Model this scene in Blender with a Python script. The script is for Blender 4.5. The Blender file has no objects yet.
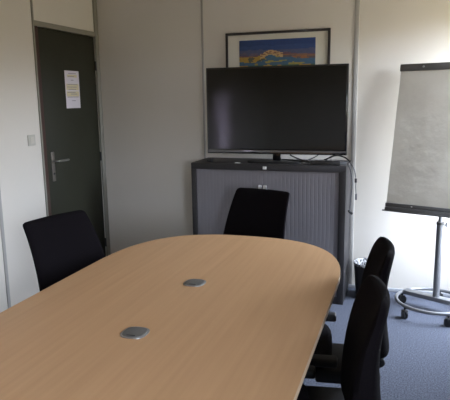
import bpy, bmesh, math, random
from mathutils import Vector, Matrix, noise as mnoise
random.seed(4)
C = bpy.context.scene.collection
sc = bpy.context.scene

# ------------------------------------------------------------------ camera
H_EYE = 1.55
F_PX, PITCH, ROLL, YAW = 549.03, 0.184158, -0.015772, 0.320424
fw = Vector((-math.sin(YAW) * math.cos(PITCH), math.cos(YAW) * math.cos(PITCH), -math.sin(PITCH)))
rt = Vector((math.cos(YAW), math.sin(YAW), 0))
up = rt.cross(fw)
r2 = rt * math.cos(ROLL) + up * math.sin(ROLL)
u2 = -rt * math.sin(ROLL) + up * math.cos(ROLL)
cam = bpy.data.cameras.new('camera')
cam.sensor_fit = 'HORIZONTAL'
cam.sensor_width = 36.0
cam.lens = 36.0 * F_PX / 450.0
cam.clip_start = 0.02
camo = bpy.data.objects.new('camera', cam)
C.objects.link(camo)
M = Matrix((r2, u2, -fw)).transposed().to_4x4()
M.translation = Vector((0, 0, H_EYE))
camo.matrix_world = M
sc.camera = camo

# ------------------------------------------------------------------ view, sky
sc.view_settings.view_transform = 'Standard'
sc.view_settings.look = 'None'
sc.view_settings.exposure = 0.0
sc.view_settings.gamma = 1.0
sc.view_settings.use_curve_mapping = False
SKY = 39.5
w = bpy.data.worlds.new('daylight')
sc.world = w
w.use_nodes = True
nt = w.node_tree
nt.nodes.clear()
tc = nt.nodes.new('ShaderNodeTexCoord')
sx = nt.nodes.new('ShaderNodeSeparateXYZ')
cr = nt.nodes.new('ShaderNodeValToRGB')
mr = nt.nodes.new('ShaderNodeMapRange')
bg = nt.nodes.new('ShaderNodeBackground')
wo = nt.nodes.new('ShaderNodeOutputWorld')
nt.links.new(tc.outputs['Generated'], sx.inputs[0])
mr.inputs[1].default_value = -1; mr.inputs[2].default_value = 1
nt.links.new(sx.outputs['Z'], mr.inputs[0])
nt.links.new(mr.outputs[0], cr.inputs[0])
e = cr.color_ramp.elements
e[0].position = 0.0; e[0].color = (.10, .09, .055, 1)
e[1].position = 0.51; e[1].color = (.17, .15, .10, 1)
x = e.new(0.56); x.color = (1.06, 1.19, 1.42, 1)
x = e.new(1.0); x.color = (.78, .90, 1.11, 1)
nt.links.new(cr.outputs[0], bg.inputs[0])
bg.inputs[1].default_value = SKY
nt.links.new(bg.outputs[0], wo.inputs[0])

# room extents and the window the daylight comes through
XL, XR, YB, YR, ZC = -2.616, .95, 4.40, -2.2, 2.55
WINDOWS = ((3.45, 4.40, .50, 2.20), (-1.0, .10, .95, 2.10))     # y0, y1, z0, z1 in the right wall
LW = (.22, .60, .62, 1.62)                                       # narrow frosted side light in the left wall
RV = .10                                                        # right wall thickness

for (a, b, c, d) in WINDOWS:
    pl = bpy.data.lights.new('window_portal', 'AREA')
    pl.shape = 'RECTANGLE'
    pl.size = b - a
    pl.size_y = d - c
    pl.cycles.is_portal = True
    po = bpy.data.objects.new('window_portal', pl)
    C.objects.link(po)
    po.location = (XR + RV + .01, (a + b) / 2, (c + d) / 2)
    po.rotation_euler = (math.radians(90), 0, math.radians(90))   # the light looks into the room (-X)


# ------------------------------------------------------------------ materials
def lin(c):
    return tuple(((v / 255) / 12.92 if v / 255 <= .04045 else ((v / 255 + .055) / 1.055) ** 2.4) for v in c) + (1,)


def mat(name, col, rough=.6, metal=0., spec=.5, noise=None, bump=None, coat=0.):
    """noise=(scale vector, strength, dark colour): mottling; bump=(scale, strength)"""
    m = bpy.data.materials.new(name)
    m.use_nodes = True
    t = m.node_tree
    b = t.nodes['Principled BSDF']
    b.inputs['Base Color'].default_value = col
    b.inputs['Roughness'].default_value = rough
    b.inputs['Metallic'].default_value = metal
    b.inputs['Specular IOR Level'].default_value = spec
    b.inputs['Coat Weight'].default_value = coat
    tcn = t.nodes.new('ShaderNodeTexCoord')
    if noise:
        scl, amt, col2 = noise
        mp = t.nodes.new('ShaderNodeMapping')
        mp.inputs['Scale'].default_value = scl
        n = t.nodes.new('ShaderNodeTexNoise')
        n.inputs['Scale'].default_value = 1
        n.inputs['Detail'].default_value = 4
        t.links.new(tcn.outputs['Object'], mp.inputs[0])
        t.links.new(mp.outputs[0], n.inputs['Vector'])
        r = t.nodes.new('ShaderNodeValToRGB')
        r.color_ramp.elements[0].position = .5 - amt
        r.color_ramp.elements[1].position = .5 + amt
        r.color_ramp.elements[0].color = col2
        r.color_ramp.elements[1].color = col
        t.links.new(n.outputs['Fac'], r.inputs[0])
        t.links.new(r.outputs[0], b.inputs['Base Color'])
    if bump:
        n2 = t.nodes.new('ShaderNodeTexNoise')
        n2.inputs['Scale'].default_value = bump[0]
        n2.inputs['Detail'].default_value = 3
        t.links.new(tcn.outputs['Object'], n2.inputs['Vector'])
        bp = t.nodes.new('ShaderNodeBump')
        bp.inputs['Strength'].default_value = bump[1]
        bp.inputs['Distance'].default_value = .004
        t.links.new(n2.outputs['Fac'], bp.inputs['Height'])
        t.links.new(bp.outputs[0], b.inputs['Normal'])
    return m


m_wall = mat('wall_paint', (.71, .662, .595, 1), .55, spec=.3, noise=((2.5, 2.5, 1.2), .35, (.675, .64, .575, 1)))
m_trim = mat('panel_joint_trim', (.40, .385, .36, 1), .75, spec=.15)
m_frame = mat('door_frame_paint', (.27, .26, .225, 1), .7, spec=.2)
m_handle = mat('aged_handle_metal', (.26, .235, .21, 1), .4, metal=.8)
m_ceil = mat('ceiling_tile', (.72, .70, .65, 1), .9)
m_carpet = mat('carpet', (.150, .164, .206, 1), .95, spec=.1, noise=((120, 120, 120), .20, (.038, .043, .060, 1)), bump=(200, .8))
m_skirt = mat('skirting_paint', (.34, .35, .37, 1), .5)
m_table = mat('beech_laminate', (.530, .325, .172, 1), .42, spec=.35, noise=((38, 1.3, 8), .22, (.470, .283, .146, 1)))
m_edge = mat('table_edge_band', (.60, .45, .30, 1), .45)
m_leg = mat('table_leg_metal', (.10, .10, .105, 1), .45, metal=.6)
m_fab = mat('chair_fabric', (.0060, .0046, .0060, 1), .95, spec=.08, noise=((300, 300, 300), .3, (.0036, .0028, .0038, 1)), bump=(500, .4))
m_plast = mat('chair_plastic', (.011, .011, .012, 1), .55, spec=.22)
m_cab = mat('cabinet_steel_dark', (.026, .024, .025, 1), .5, spec=.35)
m_tamb = mat('tambour_slats', (.185, .174, .188, 1), .5)
m_chrome = mat('brushed_metal', (.62, .62, .62, 1), .3, metal=1)
m_port = mat('port_metal', (.19, .19, .185, 1), .45, metal=.4)
m_rim = mat('port_rim_metal', (.42, .42, .42, 1), .38, metal=.9)
m_black = mat('black_plastic', (.012, .012, .013, 1), .35)
m_gloss = mat('gloss_black_bezel', (.006, .006, .007, 1), .12, coat=.4)
m_screen = mat('screen_glass', (.003, .003, .0025, 1), .11, spec=.36)
m_bezel2 = mat('glossy_lower_bezel', (.022, .020, .022, 1), .08, metal=0., spec=.9, coat=.8)
m_base = mat('stand_black', (.008, .008, .008, 1), .5, spec=.3)
m_door = mat('door_dark_green', (.021, .0215, .0115, 1), .6, spec=.35, noise=((3, 3, 1.5), .35, (.020, .021, .0115, 1)))
m_jamb = mat('jamb_dark_brown', (.048, .021, .015, 1), .55)
m_worn = mat('worn_wood', (.10, .07, .05, 1), .7, noise=((30, 30, 6), .25, (.04, .025, .018, 1)))
m_paper = mat('white_paper', (.66, .62, .68, 1), .8)
m_ink = mat('grey_ink', (.30, .27, .30, 1), .8)
m_hl = mat('yellow_highlight', (.62, .55, .36, 1), .8)
m_switch = mat('switch_cream', (.52, .50, .44, 1), .4)
m_switch2 = mat('switch_rocker', (.58, .55, .48, 1), .35)
m_pic = mat('picture_frame_black', (.018, .014, .016, 1), .4)
m_mat = mat('picture_mat', (.66, .635, .55, 1), .8)
m_silver = mat('silver_grey_tube', (.23, .235, .245, 1), .42, metal=.5)
m_clamp = mat('dark_grey_rail', (.085, .083, .082, 1), .45)
m_bpanel = mat('board_back', (.45, .45, .44, 1), .5)
m_pad = mat('flip_paper', (.56, .53, .46, 1), .85, noise=((7, 7, 5), .25, (.50, .465, .395, 1)), bump=(14, 1.0))
m_rubber = mat('castor_rubber', (.016, .017, .02, 1), .6)
m_liner = mat('bin_liner', (.48, .48, .49, 1), .5, noise=((85, 85, 85), .05, (.012, .012, .013, 1)), bump=(60, .8))
m_bin = mat('bin_black', (.014, .013, .014, 1), .55)
m_cgrey = mat('grey_cable', (.09, .092, .10, 1), .5)
m_white = mat('white_plastic', (.7, .7, .68, 1), .4)
m_upvc = mat('window_frame_white', (.75, .75, .74, 1), .4)
m_glass = bpy.data.materials.new('window_glass'); m_glass.use_nodes = True
_t = m_glass.node_tree; _t.nodes.clear()
_o = _t.nodes.new('ShaderNodeOutputMaterial'); _m = _t.nodes.new('ShaderNodeMixShader')
_a = _t.nodes.new('ShaderNodeBsdfTransparent'); _g = _t.nodes.new('ShaderNodeBsdfGlossy')
_g.inputs['Roughness'].default_value = .02
_m.inputs[0].default_value = .06
_t.links.new(_a.outputs[0], _m.inputs[1]); _t.links.new(_g.outputs[0], _m.inputs[2]); _t.links.new(_m.outputs[0], _o.inputs[0])
m_frost = bpy.data.materials.new('frosted_glass'); m_frost.use_nodes = True
_t = m_frost.node_tree; _t.nodes.clear()
_o = _t.nodes.new('ShaderNodeOutputMaterial'); _a = _t.nodes.new('ShaderNodeBsdfTranslucent')
_a.inputs['Color'].default_value = (.66, .60, .66, 1)
_t.links.new(_a.outputs[0], _o.inputs[0])
m_print = bpy.data.materials.new('landscape_print'); m_print.use_nodes = True
_t = m_print.node_tree; _n = _t.nodes.new('ShaderNodeVertexColor'); _n.layer_name = 'Col'
_t.links.new(_n.outputs[0], _t.nodes['Principled BSDF'].inputs['Base Color'])
_t.nodes['Principled BSDF'].inputs['Roughness'].default_value = .5


# ------------------------------------------------------------------ mesh helpers
def box(bm, x0, x1, y0, y1, z0, z1, bev=0., seg=2, mtx=None):
    b = bmesh.new()
    bmesh.ops.create_cube(b, size=1)
    for v in b.verts:
        v.co = Vector(((x0 + x1) / 2 + v.co.x * (x1 - x0), (y0 + y1) / 2 + v.co.y * (y1 - y0), (z0 + z1) / 2 + v.co.z * (z1 - z0)))
    if bev:
        bmesh.ops.bevel(b, geom=b.edges[:], offset=bev, segments=seg, profile=.5, affect='EDGES')
    merge(bm, b, mtx)


def merge(bm, b, mtx=None):
    if mtx is not None:
        bmesh.ops.transform(b, matrix=mtx, verts=b.verts)
    me = bpy.data.meshes.new('tmp')
    b.to_mesh(me); b.free()
    bm.from_mesh(me)
    bpy.data.meshes.remove(me)


def frames(pts, closed=False):
    n = len(pts)
    out, prev = [], None
    for i, p in enumerate(pts):
        a = pts[i - 1] if (i or closed) else p
        c = pts[(i + 1) % n] if (i < n - 1 or closed) else p
        t = (c - a).normalized()
        if prev is None:
            ref = Vector((0, 0, 1)) if abs(t.z) < .9 else Vector((1, 0, 0))
            u = t.cross(ref).normalized()
        else:
            u = (prev - t * prev.dot(t)).normalized()
        prev = u
        out.append((u, t.cross(u)))
    return out


def tube(bm, pts, r, seg=12, closed=False, caps=True):
    pts = [Vector(p) for p in pts]
    rs = r if isinstance(r, (list, tuple)) else [r] * len(pts)
    rings = []
    for p, (u, v), rr in zip(pts, frames(pts, closed), rs):
        rings.append([bm.verts.new(p + u * rr * math.cos(2 * math.pi * k / seg) + v * rr * math.sin(2 * math.pi * k / seg)) for k in range(seg)])
    n = len(rings)
    for i in range(n if closed else n - 1):
        a, b = rings[i], rings[(i + 1) % n]
        for k in range(seg):
            bm.faces.new((a[k], a[(k + 1) % seg], b[(k + 1) % seg], b[k]))
    if caps and not closed:
        bm.faces.new(rings[0]); bm.faces.new(rings[-1])


def smooth_path(pts, n=8):
    """Catmull-Rom through the points"""
    P = [Vector(p) for p in pts]
    P = [P[0] * 2 - P[1]] + P + [P[-1] * 2 - P[-2]]
    out = []
    for i in range(1, len(P) - 2):
        for k in range(n):
            t = k / n
            a, b, c, d = P[i - 1], P[i], P[i + 1], P[i + 2]
            out.append(.5 * ((2 * b) + (c - a) * t + (2 * a - 5 * b + 4 * c - d) * t * t + (3 * b - a - 3 * c + d) * t ** 3))
    out.append(P[-2])
    return out


def lathe(bm, prof, seg=24, mtx=None, axis='Z'):
    b = bmesh.new()
    rings = []
    for r, z in prof:
        rings.append([b.verts.new((r * math.cos(2 * math.pi * k / seg), r * math.sin(2 * math.pi * k / seg), z)) for k in range(seg)] if r > 1e-6 else [b.verts.new((0, 0, z))])
    for a, c in zip(rings, rings[1:]):
        for k in range(seg):
            k2 = (k + 1) % seg
            if len(a) == 1 and len(c) > 1: b.faces.new((a[0], c[k2], c[k]))
            elif len(c) == 1 and len(a) > 1: b.faces.new((a[k], a[k2], c[0]))
            elif len(a) > 1: b.faces.new((a[k], a[k2], c[k2], c[k]))
    merge(bm, b, mtx)


def prism(bm, outline, z0, z1, bev=0.):
    b = bmesh.new()
    lo = [b.verts.new((x, y, z0)) for x, y in outline]
    hi = [b.verts.new((x, y, z1)) for x, y in outline]
    n = len(lo)
    b.faces.new(lo[::-1]); t = b.faces.new(hi)
    for k in range(n):
        b.faces.new((lo[k], lo[(k + 1) % n], hi[(k + 1) % n], hi[k]))
    if bev:
        bmesh.ops.bevel(b, geom=list(t.edges), offset=bev, segments=2, profile=.5, affect='EDGES')
    merge(bm, b)


def obj(name, bm, m, parent=None, smooth=True, sub=0, loc=None):
    bmesh.ops.recalc_face_normals(bm, faces=bm.faces)
    me = bpy.data.meshes.new(name)
    bm.to_mesh(me); bm.free()
    me.materials.append(m)
    if smooth:
        for p in me.polygons: p.use_smooth = True
        try: me.set_sharp_from_angle(angle=math.radians(38))
        except Exception: pass
    o = bpy.data.objects.new(name, me)
    C.objects.link(o)
    if parent: o.parent = parent
    if loc: o.location = loc
    if sub:
        s = o.modifiers.new('subdivision', 'SUBSURF'); s.levels = s.render_levels = sub
    return o


def B(): return bmesh.new()


def bx(name, m, parent, *a, **k):
    bm = B(); box(bm, *a, **k)
    return obj(name, bm, m, parent)


def thing(name, label, cat, loc=(0, 0, 0), rz=0, group=None):
    o = bpy.data.objects.new(name, None)
    o.empty_display_size = .1
    C.objects.link(o)
    o.location = loc; o.rotation_euler = (0, 0, rz)
    tag(o, label, cat, group)
    return o


def tag(o, label, cat, group=None):
    o['label'] = label; o['category'] = cat
    if group: o['group'] = group
    return o


def struct(o):
    o['kind'] = 'structure'
    return o


def dup(root, loc, rz, label):
    r = root.copy(); C.objects.link(r)
    r.location = loc; r.rotation_euler = (0, 0, rz); r['label'] = label
    for ch in list(root.children):
        c = ch.copy(); C.objects.link(c); c.parent = r
        for g in list(ch.children):
            d = g.copy(); C.objects.link(d); d.parent = c
    return r


# ------------------------------------------------------------------ room shell
T = .10
struct(bx('floor', m_carpet, None, XL - .3, XR + .3, YR - .3, YB + .3, -.1, 0))
struct(bx('ceiling', m_ceil, None, XL - .3, XR + .3, YR - .3, YB + .3, ZC, ZC + .1))
struct(bx('wall_back', m_wall, None, XL - T, XR + .02, YB, YB + T, 0, ZC))
struct(bx('wall_rear', m_wall, None, XL - T, XR + T, YR - T, YR, 0, ZC))
DY0, DY1, DZ = 3.515, 4.352, 2.112          # door opening in the left wall
bm = B()
for q in ((YR, LW[0], 0, ZC), (LW[1], DY0, 0, ZC), (LW[0], LW[1], 0, LW[2]), (LW[0], LW[1], LW[3], ZC)): box(bm, XL - T, XL, *q)
box(bm, XL - T, XL, DY0, DY1, DZ, ZC)
box(bm, XL - T, XL, DY1, YB, 0, ZC)
box(bm, XL - .30, XL - .24, DY0 - .4, DY1 + .4, 0, ZC)  # unseen corridor wall, added behind the door to keep outside light from leaking in
box(bm, XL - .24, XL - T, DY0 - .4, DY0 - .1, 0, ZC)
box(bm, XL - .24, XL - T, DY1 + .1, DY1 + .4, 0, ZC)
struct(obj('wall_left', bm, m_wall))
bm = B()
ys = [YR] + sorted(v for q in WINDOWS for v in q[:2])[:-1]
for k in range(0, len(ys), 2): box(bm, XR, XR + RV, ys[k], ys[k + 1], 0, ZC)
for (a, b, c, d) in WINDOWS:
    box(bm, XR, XR + RV, a, b, 0, c)
    box(bm, XR, XR + RV, a, b, d, ZC)
struct(obj('wall_right', bm, m_wall))
for k, (y0, y1, z0, z1) in enumerate(WINDOWS):
    bm = B()
    f = .045
    xa, xb = XR + .03, XR + .08
    box(bm, xa, xb, y0, y1, z0, z0 + f)
    box(bm, xa, xb, y0, y1, z1 - f, z1)
    mid = (y0 + y1) / 2
    if y1 > YB - .01: y1 = YB + .04
    for yy in (y0, mid - f / 2, y1 - f):
        box(bm, xa, xb, yy, yy + f, z0 + f, z1 - f)
    win = struct(obj('window_%d' % (k + 1), bm, m_upvc))
    bx('window_pane', m_glass, win, XR + .053, XR + .057, y0 + f, mid - f / 2, z0 + f, z1 - f)
    bx('window_pane', m_glass, win, XR + .053, XR + .057, mid + f / 2, y1 - f, z0 + f, z1 - f)

bm = B()
for q in ((LW[0], LW[1], LW[2], LW[2] + .03), (LW[0], LW[1], LW[3] - .03, LW[3]), (LW[0], LW[0] + .03, LW[2] + .03, LW[3] - .03), (LW[1] - .03, LW[1], LW[2] + .03, LW[3] - .03)):
    box(bm, XL - .07, XL - .02, *q)
win = struct(obj('window_3', bm, m_upvc))
bx('window_pane', m_frost, win, XL - .05, XL - .044, LW[0] + .03, LW[1] - .03, LW[2] + .03, LW[3] - .03)

# partition panel joints (flat cover strips)
nj = 0
for xj in (-1.633, -.392):
    nj += 1
    hwj = .017 if xj > -1 else .009
    struct(bx('trim_%d' % nj, m_trim, None, xj - hwj, xj + hwj, YB - .007, YB, .03, ZC, bev=.002))
for yj in (3.006, 1.776, .546, -.68):
    nj += 1
    struct(bx('trim_%d' % nj, m_trim, None, XL, XL + .007, yj - .014, yj + .014, .03, ZC, bev=.002))
# uprights beside the door, running to the ceiling, and the head rail
nj += 1
bm = B()
box(bm, XL, XL + .012, DY0 - .014, DY0 + .001, 0, ZC, bev=.003)
struct(obj('trim_%d' % nj, bm, m_frame))
nj += 1
bm = B()
box(bm, XL, XL + .016, DY1 - .008, YB - .004, 0, ZC, bev=.003)
struct(obj('trim_%d' % nj, bm, m_frame))
nj += 1
struct(bx('trim_%d' % nj, m_frame, None, XL, XL + .012, DY0 + .001, DY1 - .008, DZ - .026, DZ + .014, bev=.003))
# skirting
struct(bx('baseboard_back', m_skirt, None, XL + .02, XR, YB - .010, YB, 0, .03, bev=.003))
struct(bx('baseboard_left', m_skirt, None, XL, XL + .010, YR, DY0 - .011, 0, .03, bev=.003))

# door: brown jamb lining, dark green leaf
bm = B()
box(bm, XL - .06, XL - .004, DY0 + .055, DY1 - .010, .006, DZ - .028, bev=.003)
door = struct(obj('door_1', bm, m_door))
bm = B()
box(bm, XL - .09, XL - .001, DY0, DY0 + .053, 0, DZ)
fr = obj('door_jamb', bm, m_jamb, door)
fr['label'] = 'dark brown jamb'
bm = B()
box(bm, XL - .0105, XL + .0005, DY0 + .022, DY0 + .045, .69, .86, bev=.004)
o = obj('worn_patch', bm, m_worn, fr)
bm = B()
yp = 3.636
box(bm, XL - .006, XL + .004, yp - .019, yp + .019, .925, 1.155, bev=.004)
pl_ = obj('handle_plate', bm, m_handle, door)
bm = B()
tube(bm, smooth_path([(XL + .003, yp - .003, 1.085), (XL + .045, yp - .003, 1.085), (XL + .055, yp + .02, 1.085), (XL + .055, yp + .13, 1.083)]), .009)
obj('lever_handle', bm, m_chrome, door)
bm = B()
tube(bm, [(XL + .003, yp, .985), (XL + .007, yp, .985)], .009)
obj('key_cylinder', bm, m_black, pl_)
for zz in (1.84, 1.05, .25):
    bm = B()
    tube(bm, [(XL + .004, DY1 - .014, zz - .04), (XL + .004, DY1 - .014, zz + .04)], .008)
    obj('hinge', bm, m_black, door)

# notice on the door
t = thing('paper_notice', 'white paper notice with yellowed lines taped to the dark green door', 'notice', (XL - .004, 3.972, 1.635))
bm = B(); box(bm, .0003, .0016, -.100, .100, -.150, .150)
obj('sheet', bm, m_paper, t)
bm = B()
for a, b_, k in ((.098, .118, .07), (-.005, .045, .088), (-.055, -.015, .088)):
    box(bm, .0016, .0019, -k, k, a, b_)
obj('highlighted_band', bm, m_hl, t)
bm = B()
for z, k0, k1 in ((.128, -.05, .06), (.104, -.06, .03), (.075, -.02, .02), (.04, -.07, .07), (.02, -.075, .06), (.002, -.06, .05), (-.022, -.075, .04), (-.036, -.03, .06), (-.06, -.08, .08), (-.09, -.02, .035)):
    box(bm, .0019, .0021, k0, k1, z - .0028, z + .0028)
obj('printed_lines', bm, m_ink, t)

# light switch
t = thing('light_switch', 'cream square light switch on the white wall left of the dark door', 'light switch', (XL, 3.39, 1.265))
bm = B(); box(bm, 0, .010, -.04, .04, -.04, .04, bev=.004); obj('switch_plate', bm, m_switch, t)
bm = B(); box(bm, .009, .015, -.022, .022, -.024, .024, bev=.003); obj('rocker', bm, m_switch2, t)

# ------------------------------------------------------------------ conference table
TX, TA, TB, TY1, TY0 = -.869, .606, .75, 2.30, .35
N = 2.65
out = []
for k in range(73):
    a = math.pi * k / 72
    c, s = math.cos(a), math.sin(a)
    out.append((math.copysign(abs(c) ** (2 / N), c) * TA, TY1 + abs(s) ** (2 / N) * TB))
for k in range(73):
    a = math.pi + math.pi * k / 72
    c, s = math.cos(a), math.sin(a)
    out.append((math.copysign(abs(c) ** (2 / N), c) * TA, TY0 - abs(s) ** (2 / N) * TB))
tb = thing('conference_table', 'long beech conference table with rounded end in the middle of the room', 'table', (TX, 0, 0))
bm = B(); prism(bm, out, .7155, .74, bev=.0012)
obj('tabletop', bm, m_table, tb)
ed = []
bm = B()
inn = [(x_ * .9985, y_) for x_, y_ in out]
n_ = len(out)
def ring_band(bm, o_, grow, z0, z1):
    P = [Vector((x_, y_, 0)) for x_, y_ in o_]
    rows = []
    for g, z in ((-.002, z1), (grow, z1), (grow, z0), (-.002, z0)):
        r = []
        for i, p in enumerate(P):
            tg = (P[(i + 1) % n_] - P[i - 1]).normalized()
            nn = Vector((tg.y, -tg.x, 0))
            q = p + nn * g
            r.append(bm.verts.new((q.x, q.y, z)))
        rows.append(r)
    for a in range(4):
        r0, r1 = rows[a], rows[(a + 1) % 4]
        for i in range(n_):
            bm.faces.new((r0[i], r0[(i + 1) % n_], r1[(i + 1) % n_], r1[i]))
ring_band(bm, out, .0015, .7165, .7385)
e_ = obj('edge_band', bm, m_edge, tb); e_['label'] = 'pale edge band'
for yy in (2.68, .10):
    bm = B()
    box(bm, -.19, .19, yy - .03, yy + .03, .035, .68, bev=.006)
    l = obj('leg', bm, m_leg, tb)
    bm = B()
    box(bm, -.24, .24, yy - .045, yy + .045, 0, .035, bev=.008)
    obj('leg_foot', bm, m_leg, l)
    bm = B()
    box(bm, -.40, .40, yy - .04, yy + .04, .68, .7155, bev=.004)
    obj('top_bracket', bm, m_leg, l)


def sq(rx, ry, n, k=40, rot=0):
    o_ = []
    for i in range(k):
        a = 2 * math.pi * i / k
        c, s = math.cos(a), math.sin(a)
        x_ = math.copysign(abs(c) ** (2 / n), c) * rx; y_ = math.copysign(abs(s) ** (2 / n), s) * ry
        o_.append((x_ * math.cos(rot) - y_ * math.sin(rot), x_ * math.sin(rot) + y_ * math.cos(rot)))
    return o_


for (px, py, lb) in ((-.870, 2.176, 'oval metal cable port in the tabletop, nearer the cabinet'),
                     (-.880, 1.622, 'oval metal cable port in the tabletop, nearer the camera')):
    t = thing('cable_port', lb, 'cable port', (px, py, .74), 0, 'cable ports in the tabletop')
    bm = B(); prism(bm, sq(.047, .048, 3.0), 0, .003, bev=.0012); obj('flange', bm, m_rim, t)
    bm = B(); prism(bm, sq(.040, .041, 3.0), .003, .005, bev=.001); lid = obj('lid', bm, m_port, t)
    bm = B()
    box(bm, -.016, .016, -.034, -.028, .005, .0062, bev=.0005)
    obj('lid_slot', bm, m_black, lid)

# ------------------------------------------------------------------ tambour cabinet
CX0, CX1, CY0, CY1, CZ = -1.604, -.404, 3.999, 4.392, 1.052
cb = thing('tambour_cabinet', 'grey office cabinet with two ribbed tambour doors against the back wall', 'cabinet', ((CX0 + CX1) / 2, CY0, 0))
W = (CX1 - CX0) / 2
D = CY1 - CY0
bm = B()
box(bm, -W, -W + .040, .0, D, 0, CZ - .048, bev=.0015)
box(bm, W - .050, W, .0, D, 0, CZ - .048, bev=.0015)
box(bm, -W + .04, W - .05, .004, D, 0, .055, bev=.0015)
box(bm, -W + .04, W - .05, D - .02, D, .055, CZ - .048)
obj('body', bm, m_cab, cb)
bm = B(); box(bm, -W, W, -.001, D, CZ - .048, CZ, bev=.002)
obj('top', bm, m_cab, cb)
dx0, dx1 = -W + .041, W - .051
mid = -1.0255 - (CX0 + CX1) / 2


def tambour(x0, x1, n, name):
    bm = B()
    prof = []
    wdt = (x1 - x0) / n
    for i in range(n):
        a = x0 + i * wdt
        for fx, fy in ((0, .0013), (.07, .0004), (.18, 0), (.80, 0), (.92, .0004)):
            prof.append((a + fx * wdt, .008 + fy))
    prof.append((x1, .0093))
    z0, z1 = .056, CZ - .049
    rows = [[bm.verts.new((x_, y_, z)) for x_, y_ in prof] for z in (z0, z1)]
    rows2 = [[bm.verts.new((x_, .030, z)) for x_ in (x0, x1)] for z in (z0, z1)]
    for i in range(len(prof) - 1):
        bm.faces.new((rows[0][i], rows[0][i + 1], rows[1][i + 1], rows[1][i]))
    bm.faces.new((rows2[0][0], rows2[1][0], rows2[1][1], rows2[0][1]))
    bm.faces.new((rows[0][0], rows[1][0], rows2[1][0], rows2[0][0]))
    bm.faces.new((rows[0][-1], rows[1][-1], rows2[1][1], rows2[0][1]))
    bm.faces.new(rows[1] + [rows2[1][1], rows2[1][0]])
    bm.faces.new(rows[0] + [rows2[0][1], rows2[0][0]])
    return obj(name, bm, m_tamb, cb, smooth=False)


d1 = tambour(dx0, mid - .001, 19, 'tambour_door')
d2 = tambour(mid + .001, dx1, 19, 'tambour_door')
for d_, s_ in ((d1, -1), (d2, 1)):
    bm = B()
    xx = mid + s_ * .019
    box(bm, xx - .012, xx + .012, -.012, .010, .79, .893, bev=.004)
    h = obj('pull_handle', bm, m_chrome, d_)
bm = B()
xx = -1.008 - (CX0 + CX1) / 2
box(bm, xx - .014, xx + .014, -.008, .001, 1.014, 1.036, bev=.002)
obj('lock', bm, m_white, cb)['label'] = 'small pale lock'

# ------------------------------------------------------------------ television
tvx = -.968
tv = thing('television', 'large flat black television standing on top of the grey cabinet', 'television', (tvx, 4.16, CZ))
hw, z0, z1 = .549, .062, .728
bm = B()
box(bm, -hw, hw, -.014, .028, z0, z1, bev=.004)
box(bm, -.36, .36, .028, .062, z0 + .08, z1 - .12, bev=.02)
obj('housing', bm, m_gloss, tv)
bm = B(); box(bm, -hw + .014, hw - .014, -.0155, -.013, z0 + .040, z1 - .014)
obj('screen', bm, m_screen, tv)
bm = B(); box(bm, -hw + .003, hw - .003, -.0165, -.012, z0 + .004, z0 + .034, bev=.004, seg=3)
obj('bottom_bezel', bm, m_bezel2, tv)
bm = B(); box(bm, -.016, .044, -.002, .030, .012, z0 + .12, bev=.004)
obj('stand_neck', bm, m_gloss, tv)
bm = B(); prism(bm, sq(.21, .105, 4, 48), 0, .012, bev=.004)
obj('stand_base', bm, m_base, tv)

# ------------------------------------------------------------------ framed picture on the wall above
pc = thing('framed_picture', 'black framed landscape print in a cream mat on the wall above the television', 'picture', (-1.007, YB, 1.455))
hw, hh, fb = .421, .605, .019
bm = B()
for a in ((-hw, hw, 0, fb), (-hw, hw, hh - fb, hh), (-hw, -hw + fb, fb, hh - fb), (hw - fb, hw, fb, hh - fb)):
    box(bm, a[0], a[1], -.022, -.001, a[2], a[3], bev=.002)
obj('frame', bm, m_pic, pc)
bm = B(); box(bm, -hw + fb, hw - fb, -.010, -.004, fb, hh - fb)
obj('mat', bm, m_mat, pc)
# the print: broad strokes of sky, hill, fields and water
pw, pz0, pz1 = .307, .105, .543
NX, NZ = 96, 60
bm = B()
cl = bm.loops.layers.color.new('Col')
g = [[bm.verts.new((-pw + 2 * pw * i / NX, -.0115, pz0 + (pz1 - pz0) * j / NZ)) for i in range(NX + 1)] for j in range(NZ + 1)]


def print_colour(u, v):
    """u 0..1 left to right, v 0..1 bottom to top"""
    n1 = mnoise.noise(Vector((u * 9, v * 22, 1)))
    n2 = mnoise.noise(Vector((u * 26, v * 40, 5)))
    hill = .725 + .085 * math.exp(-((u - .42) / .11) ** 2) + .035 * math.exp(-((u - .62) / .14) ** 2) + .012 * n1
    if v > hill:
        if v > .90 + .03 * n1: c = (28, 58, 112)
        elif v > .82 + .04 * n1: c = (40, 68, 120)
        else: c = (76, 82, 116) if n1 > -.2 else (98, 88, 108)
    else:
        d = hill - v
        if .28 < u < .58 and d < .085: c = (190, 156, 108) if n2 > -.15 else (132, 92, 72)
        elif d < .03: c = (104, 76, 88) if n1 > 0 else (132, 96, 74)
        elif u < .34 and d < .12: c = (172, 136, 56) if n1 > -.2 else (82, 84, 66)
        elif d < .075: c = (150, 98, 60) if n1 > -.1 else (96, 84, 88)
        elif v > .55: c = (62, 98, 126) if n1 > -.25 else (158, 144, 74)
        else: c = (60, 92, 70) if n1 > 0 else (164, 128, 54)
    k = 1 + .16 * n2
    return tuple(min(1., x_ * k) for x_ in lin(c)[:3]) + (1,)


for j in range(NZ):
    for i in range(NX):
        fc = bm.faces.new((g[j][i], g[j][i + 1], g[j + 1][i + 1], g[j + 1][i]))
        cc = print_colour((i + .5) / NX, (j + .5) / NZ)
        cc = tuple(1.055 * v_ ** (1 / 2.4) - .055 if v_ > .0031308 else 12.92 * v_ for v_ in cc[:3]) + (1,)
        for lp in fc.loops: lp[cl] = cc
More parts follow.
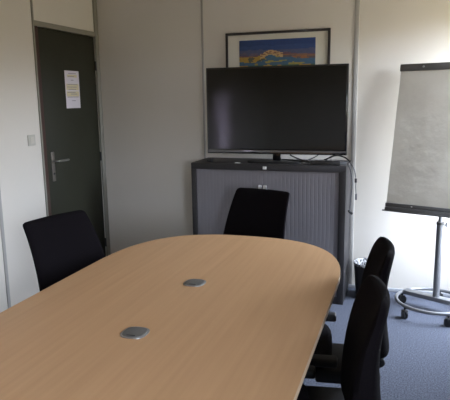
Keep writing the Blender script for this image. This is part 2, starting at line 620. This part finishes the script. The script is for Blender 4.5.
# thickness: a back face and rim
ex = bmesh.ops.extrude_face_region(bm, geom=bm.faces[:])
for v in ex['geom']:
    if isinstance(v, bmesh.types.BMVert): v.co.y += .0014
obj('print', bm, m_print, pc, smooth=False)

# ------------------------------------------------------------------ odds and ends on the cabinet
bm = B(); box(bm, -.022, .022, -.018, .018, 0, .026, bev=.005)
t = thing('sensor_box', 'small black box on the left end of the cabinet top', 'box', (-1.480, 4.10, CZ))
obj('shell', bm, m_black, t)
bm = B(); lathe(bm, [(0, 0), (.006, 0), (.006, .004), (0, .004)], 16, Matrix.Translation((0, -.018, .013)) @ Matrix.Rotation(math.pi / 2, 4, 'X'))
obj('lens', bm, m_gloss, t)
bm = B(); box(bm, -.02, .02, -.012, .012, 0, .004, bev=.001)
tag(obj('white_tag', bm, m_white, loc=(-1.235, 4.045, CZ)), 'small white plastic tag lying on the cabinet top near its front edge', 'tag')
bm = B(); box(bm, -.11, .11, -.022, .022, 0, .032, bev=.006)
t = thing('power_strip', 'black power strip lying at the right end of the cabinet top', 'power strip', (-.560, 4.04, CZ))
obj('casing', bm, m_black, t)
for k in range(3):
    bm = B(); lathe(bm, [(0, 0), (.016, 0), (.016, .002), (0, .002)], 16, Matrix.Translation((-.065 + k * .06, 0, .032)))
    obj('socket', bm, m_gloss, t)
bm = B(); box(bm, -.032, .032, -.016, .016, 0, .026, bev=.004)
t = thing('adapter_block', 'grey plug adapter beside the power strip at the cabinet corner', 'adapter', (-.440, 4.045, CZ), .2)
obj('casing', bm, m_cgrey, t)
Zc = CZ + .005


def cable(pts, r, m, label, name='cable', cat='cable'):
    bm = B(); tube(bm, smooth_path(pts, 8), r, 8)
    return tag(obj(name, bm, m), label, cat)


cable([(-.86, 4.225, CZ + .05), (-.80, 4.19, CZ + .03), (-.74, 4.15, CZ + .018), (-.67, 4.115, CZ + .010), (-.60, 4.095, CZ + .02), (-.50, 4.10, CZ + .065), (-.44, 4.095, CZ + .058), (-.405, 4.075, CZ + .042), (-.380, 4.06, CZ + .02)], .0055, m_black,
      'black cable arching from behind the television over the right end of the cabinet')
cable([(-.90, 4.13, CZ + .024), (-.81, 4.10, CZ + .024), (-.745, 4.07, CZ + .021), (-.71, 4.06, CZ + .018), (-.675, 4.05, CZ + .016)], .0045, m_black,
      'black power lead running flat from the television stand to the power strip')
cable([(-.72, 4.115, CZ + .02), (-.665, 4.15, CZ + .04), (-.635, 4.205, CZ + .06), (-.61, 4.225, CZ + .085), (-.59, 4.230, CZ + .12)], .004, m_black,
      'short black cable bent up against the lower edge of the television')
t = thing('hanging_cable', 'grey cable with a ferrite bead hanging off the right side of the cabinet', 'cable', (0, 0, 0))
bm = B(); tube(bm, smooth_path([(-.425, 4.062, CZ + .030), (-.385, 4.045, CZ + .020), (-.350, 4.02, CZ - .025), (-.335, 4.01, CZ - .09), (-.335, 4.01, CZ - .15), (-.331, 4.01, CZ - .205)], 8), .0036, 8)
obj('lead', bm, m_cgrey, t)
bm = B(); tube(bm, [(-.335, 4.01, CZ - .088), (-.335, 4.01, CZ - .118)], .009, 10); obj('ferrite_bead', bm, m_black, t)
bm = B(); box(bm, -.338, -.324, 4.003, 4.017, CZ - .245, CZ - .20, bev=.003); obj('plug', bm, m_cgrey, t)
t = thing('hanging_power_lead', 'thin grey lead with a dark plug hanging lowest beside the cabinet', 'cable', (0, 0, 0))
bm = B(); tube(bm, smooth_path([(-.400, 4.030, CZ + .008), (-.372, 3.985, CZ - .03), (-.358, 3.985, CZ - .12), (-.364, 3.985, CZ - .22), (-.370, 3.985, CZ - .325)], 8), .0034, 8)
obj('lead', bm, m_cgrey, t)
bm = B(); tube(bm, smooth_path([(-.378, 3.985, CZ - .315), (-.370, 3.985, CZ - .332), (-.350, 3.985, CZ - .345)], 4), .009, 10); obj('plug', bm, m_black, t)

# ------------------------------------------------------------------ waste bin
t = thing('waste_bin', 'black waste bin with a pale liner on the carpet between cabinet and flip chart', 'bin', (-.238, 4.235, 0))
bm = B()
lathe(bm, [(0, 0), (.088, 0), (.092, .006), (.112, .270), (.109, .270), (.089, .012), (0, .012)], 36)
obj('body', bm, m_bin, t)
bm = B(); tube(bm, [(.112 * math.cos(a * math.pi / 18), .112 * math.sin(a * math.pi / 18), .272) for a in range(36)], .0045, 8, closed=True)
obj('rim', bm, m_bin, t)
bm = B()
rows = []
for j, (r, z) in enumerate(((.114, .262), (.1175, .272), (.112, .281), (.104, .274), (.098, .225), (.094, .16), (.06, .12), (.02, .115))):
    rows.append([bm.verts.new(((r + .003 * mnoise.noise(Vector((k * .9, j * 1.7, 3)))) * math.cos(2 * math.pi * k / 40),
                               (r + .003 * mnoise.noise(Vector((k * .9, j * 1.7, 3)))) * math.sin(2 * math.pi * k / 40),
                               z + .006 * mnoise.noise(Vector((k * .7, j * 1.3, 9))))) for k in range(40)])
for a, b_ in zip(rows, rows[1:]):
    for k in range(40): bm.faces.new((a[k], a[(k + 1) % 40], b_[(k + 1) % 40], b_[k]))
bm.faces.new(rows[-1])
obj('liner', bm, m_liner, t)['label'] = 'crumpled black and white liner'

# ------------------------------------------------------------------ flip chart
FX, FY = .25, 4.07
fc = thing('flip_chart', 'flip chart easel with blank paper on a round castor base beside the waste bin', 'flip chart', (FX, FY, 0))
rcx, rcy, rr, rz_ = .227 - FX, 4.03 - FY, .25, .09
bm = B()
tube(bm, [(rcx + rr * math.cos(k * math.pi / 32), rcy + rr * math.sin(k * math.pi / 32), rz_) for k in range(64)], .0125, 12, closed=True)
ringo = obj('base_ring', bm, m_silver, fc)
for ang in (-139, -68, 3, 76, 147):
    a = math.radians(ang)
    px, py = rcx + rr * math.cos(a), rcy + rr * math.sin(a)
    bm = B()
    mt = Matrix.Translation((px, py, 0)) @ Matrix.Rotation(a + 1.1, 4, 'Z')
    for s_ in (-1, 1):
        lathe(bm, [(0, -.007), (.024, -.007), (.029, -.004), (.029, .004), (.024, .007), (0, .007)], 20,
              mt @ Matrix.Translation((.0, s_ * .012, .029)) @ Matrix.Rotation(math.pi / 2, 4, 'X'))
    tube(bm, [(px, py, .03), (px, py, rz_ - .008)], .008, 10)
    box(bm, -.018, .018, -.022, .022, .035, .062, bev=.006, mtx=mt)
    obj('castor', bm, m_rubber, ringo)
bd = Vector((.22, -.105, 0)).normalized()
ba = math.atan2(bd.y, bd.x)
bm = B()
# chord of the ring through the column
oc = Vector((-rcx, -rcy, 0))
bq = oc.dot(bd); disc = math.sqrt(bq * bq - (oc.length_squared - rr * rr))
s0, s1 = -bq - disc, -bq + disc
box(bm, s0 + .012, s1 - .012, -.031, .031, rz_ - .012, rz_ + .020, bev=.003, mtx=Matrix.Rotation(ba, 4, 'Z'))
obj('base_bar', bm, m_silver, fc)
bm = B(); tube(bm, [(0, 0, rz_ + .012), (0, 0, .655)], .0235, 20)
col = obj('column', bm, m_silver, fc)
bm = B(); tube(bm, [(0, 0, .65), (0, 0, 1.05)], .0135, 16)
obj('inner_column', bm, m_silver, fc)
bm = B(); lathe(bm, [(0, .645), (.026, .645), (.026, .664), (0, .664)], 20)
obj('collar', bm, m_clamp, fc)
bm = B(); tube(bm, [(.02, -.008, .645), (.045, -.012, .645)], .005, 8); tube(bm, [(.042, -.012, .630), (.042, -.012, .665)], .007, 8)
obj('clamp_knob', bm, m_silver, fc)
nv = Vector((-.302, -.953, 0)).normalized(); dvv = Vector((.953, -.302, 0)).normalized()
tl = math.radians(12)
upv = Vector((0, 0, math.cos(tl))) - nv * math.sin(tl)
yv = upv.cross(dvv)                                   # away from the viewer
BM = Matrix((dvv, yv, upv)).transposed().to_4x4()
BM.translation = nv * .10 + Vector((0, 0, .72))
hw, hh = .367, 1.07
bm = B(); box(bm, -hw + .003, hw - .003, .006, .024, .03, hh - .01, bev=.003, mtx=BM)
obj('board', bm, m_bpanel, fc)
bm = B(); box(bm, -hw, hw, -.012, .028, hh - .05, hh, bev=.004, mtx=BM)
cl_ = obj('paper_clamp', bm, m_clamp, fc)
for q in (-.2, .2):
    bm = B(); lathe(bm, [(0, 0), (.008, 0), (.006, .006), (0, .007)], 14, BM @ Matrix.Translation((q, -.012, hh - .024)) @ Matrix.Rotation(math.pi / 2, 4, 'X'))
    obj('clamp_screw', bm, m_silver, cl_)
bm = B()
box(bm, -hw, hw, -.012, .03, .0, .034, bev=.003, mtx=BM)
box(bm, -hw, hw, -.008, .03, .036, .062, bev=.003, mtx=BM)
box(bm, -hw, hw, -.065, -.010, .0, .010, bev=.003, mtx=BM)
tr_ = obj('pen_tray', bm, m_clamp, fc)
bm = B(); box(bm, -.03, -.02, -.012, -.006, .046, .052, mtx=BM @ Matrix.Translation((-.15, 0, 0)))
obj('tray_clip', bm, m_chrome, tr_)
# paper pad: slightly buckled sheets
bm = B()
NX, NZ = 24, 40
x0, x1, zz0, zz1 = -hw + .010, hw - .010, .064, hh - .045
gf = []
for j in range(NZ + 1):
    row = []
    for i in range(NX + 1):
        u, v = i / NX, j / NZ
        amp = .012 * math.sin(math.pi * v) ** .6
        y_ = -.004 - amp * (.5 + .5 * mnoise.noise(Vector((u * 1.7, v * .9, 2)))) - .0016 * mnoise.noise(Vector((u * 6, v * 9, 7)))
        if v > .985: y_ = -.004
        row.append(bm.verts.new(BM @ Vector((x0 + (x1 - x0) * u, min(y_, -.003), zz0 + (zz1 - zz0) * v))))
    gf.append(row)
for j in range(NZ):
    for i in range(NX): bm.faces.new((gf[j][i], gf[j][i + 1], gf[j + 1][i + 1], gf[j + 1][i]))
ex = bmesh.ops.extrude_face_region(bm, geom=bm.faces[:])
off = BM.to_3x3() @ Vector((0, .007, 0))
for v in ex['geom']:
    if isinstance(v, bmesh.types.BMVert): v.co += off
obj('paper_pad', bm, m_pad, fc)
# bracket that carries the board
bm = B(); box(bm, -.05, .05, -.022, .02, .86, .94, bev=.006, mtx=Matrix.Rotation(math.atan2(dvv.y, dvv.x), 4, 'Z'))
obj('board_bracket', bm, m_clamp, fc)


# ------------------------------------------------------------------ chairs
def back_mesh(bm, htop, hbot, rc, lean, wedge, by, mx):
    """wedge-shaped back cushion: near-vertical rear, front leaning back, thin at the top"""
    NU, NV = 18, 26
    z0, z1 = .47, .925

    def halfw(z):
        k = (z - z0) / (z1 - z0)
        h_ = hbot + (htop - hbot) * max(0, (k - .2) / .8) - .02 * max(0, (.2 - k) / .2) ** 2
        d_ = min(z1 - z, z - z0)
        if d_ < rc: h_ -= rc - math.sqrt(max(0, rc * rc - (rc - d_) ** 2))
        return h_
    fr_, bk_ = [], []
    for j in range(NV + 1):
        k = .3 * (j / NV) + .7 * (.5 - .5 * math.cos(math.pi * j / NV))
        z = z0 + (z1 - z0) * k
        yf = by + .155 - lean * ((1 - mx) * k + mx * k ** 3)
        yb = yf - .035 - wedge * (1 - k)
        c_ = (yf + yb) / 2
        a, b_ = [], []
        for i in range(NU + 1):
            u = math.sin((i / NU - .5) * math.pi) * .6 + (i / NU - .5) * 2 * .4
            edge = (1 - abs(u) ** 7) ** .5 if abs(u) < 1 else 0
            vv = min(k, 1 - k) * (z1 - z0)
            ve = math.sqrt(max(0., 1 - (1 - min(1, vv / .02)) ** 2))
            th = .004 + ((yf - yb) / 2 - .004) * (.25 + .75 * edge) * ve
            curve = .022 * u * u
            a.append(bm.verts.new((u * halfw(z), c_ + curve + th, z)))
            b_.append(bm.verts.new((u * halfw(z), c_ + curve - th, z)))
        fr_.append(a); bk_.append(b_)
    for G in (fr_, bk_):
        for j in range(NV):
            for i in range(NU): bm.faces.new((G[j][i], G[j][i + 1], G[j + 1][i + 1], G[j + 1][i]))
    for j in range(NV):
        for i in (0, NU): bm.faces.new((fr_[j][i], fr_[j + 1][i], bk_[j + 1][i], bk_[j][i]))
    for i in range(NU):
        for j in (0, NV): bm.faces.new((fr_[j][i], fr_[j][i + 1], bk_[j][i + 1], bk_[j][i]))


def make_chair(label, htop=.207, hbot=.240, rc=.020, lean=.19, wedge=.02, by=-.235, mx=.35, sy=.02, arms=True, pan=.05):
    """local frame: the sitter faces +Y"""
    t = thing('office_chair', label, 'chair', group='black fabric chairs around the conference table')
    bm = B(); back_mesh(bm, htop, hbot, rc, lean, wedge, by, mx); obj('backrest', bm, m_fab, t)
    bm = B()
    ol = sq(.235, .225, 4.5, 48)
    prism(bm, ol, .40, .472)
    bmesh.ops.bevel(bm, geom=[e for e in bm.edges if abs(e.verts[0].co.z - e.verts[1].co.z) < 1e-5], offset=.025, segments=4, profile=.5, affect='EDGES')
    for v in bm.verts:
        v.co.y += sy
        if v.co.z > .45: v.co.z += .010 * math.cos(v.co.x / .235 * 1.4) * math.cos((v.co.y - sy) / .235 * 1.4) - .014 * max(0, (v.co.y - sy - .13) / .1) ** 2
    obj('seat', bm, m_fab, t)
    bm = B(); box(bm, -.11, .11, -.13, .12, .355, .401, bev=.012); mech = obj('seat_mechanism', bm, m_plast, t)
    bm = B(); tube(bm, smooth_path([(.09, .02, .375), (.17, .03, .372), (.235, .03, .378)], 4), .007, 8); obj('height_lever', bm, m_plast, mech)
    bm = B()
    yb_ = by + .155 - lean * .25 - .035 - wedge * .7      # rear of the cushion a third of the way up
    pts = smooth_path([(0, -.05, .37), (0, yb_ * .6, .362), (0, yb_ + .03, .385), (0, yb_ + .045, .43), (0, yb_ + .04, .50)], 5)
    for q in (-.028, .028): tube(bm, [p + Vector((q, 0, 0)) for p in pts], .011, 10)
    box(bm, -.05, .05, yb_ + .02, yb_ + .055, .455, .50, bev=.006)
    if arms: box(bm, -.225, pan, yb_ + .05, -.10, .38, .44, bev=.012)
    obj('back_support', bm, m_plast, t)
    bm = B(); lathe(bm, [(0, .09), (.028, .09), (.028, .24), (.021, .245), (.021, .36), (0, .36)], 20)
    obj('gas_column', bm, m_plast, t)
    for k in range(5):
        a = math.radians(90 + 72 * k + 20)
        bm = B()
        d_ = Vector((math.cos(a), math.sin(a), 0))
        tube(bm, [Vector((0, 0, .115)) + d_ * .02, Vector((0, 0, .105)) + d_ * .12, Vector((0, 0, .085)) + d_ * .22, Vector((0, 0, .076)) + d_ * .255], [.026, .022, .017, .013], 10)
        lg = obj('base_leg', bm, m_plast, t)
        bm = B()
        mt = Matrix.Translation(d_ * .245) @ Matrix.Rotation(a + .8, 4, 'Z')
        for s_ in (-1, 1):
            lathe(bm, [(0, -.008), (.022, -.008), (.027, -.004), (.027, .004), (.022, .008), (0, .008)], 18,
                  mt @ Matrix.Translation((.0, s_ * .013, .027)) @ Matrix.Rotation(math.pi / 2, 4, 'X'))
        tube(bm, [d_ * .245 + Vector((0, 0, .027)), d_ * .245 + Vector((0, 0, .078))], .007, 8)
        box(bm, -.006, .006, -.02, .02, .02, .034, mtx=mt)
        obj('castor', bm, m_rubber, lg)
    # armrests: the one on the sitter's right stands low, the left one high
    for s_, dz in ((-1, ARM_R), (1, ARM_L)) if arms else ():
        zt = dz
        bm = B()
        tube(bm, smooth_path([(s_ * .09, .04, .378), (s_ * .20, .05, .366), (s_ * .228, .0, .385), (s_ * .236, -.04, zt - .07), (s_ * .236, -.05, zt - .03)], 5), .014, 10)
        ar = obj('armrest', bm, m_plast, t)
        bm = B()
        box(bm, s_ * .236 - .028, s_ * .236 + .028, -.190, .06, zt - .036, zt, bev=.011, seg=4)
        obj('arm_pad', bm, m_plast, ar)
    return t


ARM_R, ARM_L = .505, .505


def chair_pose(topx, topy, fx, fy, d=.26):
    f_ = Vector((fx, fy)).normalized()
    return (topx + d * f_.x, topy + d * f_.y, 0), math.atan2(f_.y, f_.x) - math.pi / 2


ch = make_chair('black fabric chair at the right long side of the table, nearest the camera', .20, .225, .075, lean=.10, wedge=.09, by=-.445, mx=.75, sy=.055, pan=.225)
loc, rz = chair_pose(-.040, 1.80, -.985, -.16, .415)
ch.location = loc; ch.rotation_euler = (0, 0, rz)
loc, rz = chair_pose(-.036, 2.37, -.99, -.13, .415)
ch = make_chair('black fabric chair at the right long side of the table, hiding part of the bin', .20, .225, .075, lean=.10, wedge=.09, by=-.445, mx=.75, sy=.055)
ch.location = loc; ch.rotation_euler = (0, 0, rz)
ch = make_chair('black fabric chair at the rounded table end, in front of the grey cabinet', arms=False)
loc, rz = chair_pose(-.924, 3.61, -.273, -.962)
ch.location = loc; ch.rotation_euler = (0, 0, rz)
loc, rz = chair_pose(-1.820, 2.51, .965, -.265)
dup(ch, loc, rz, 'black fabric chair at the left side of the table, in front of the dark door')
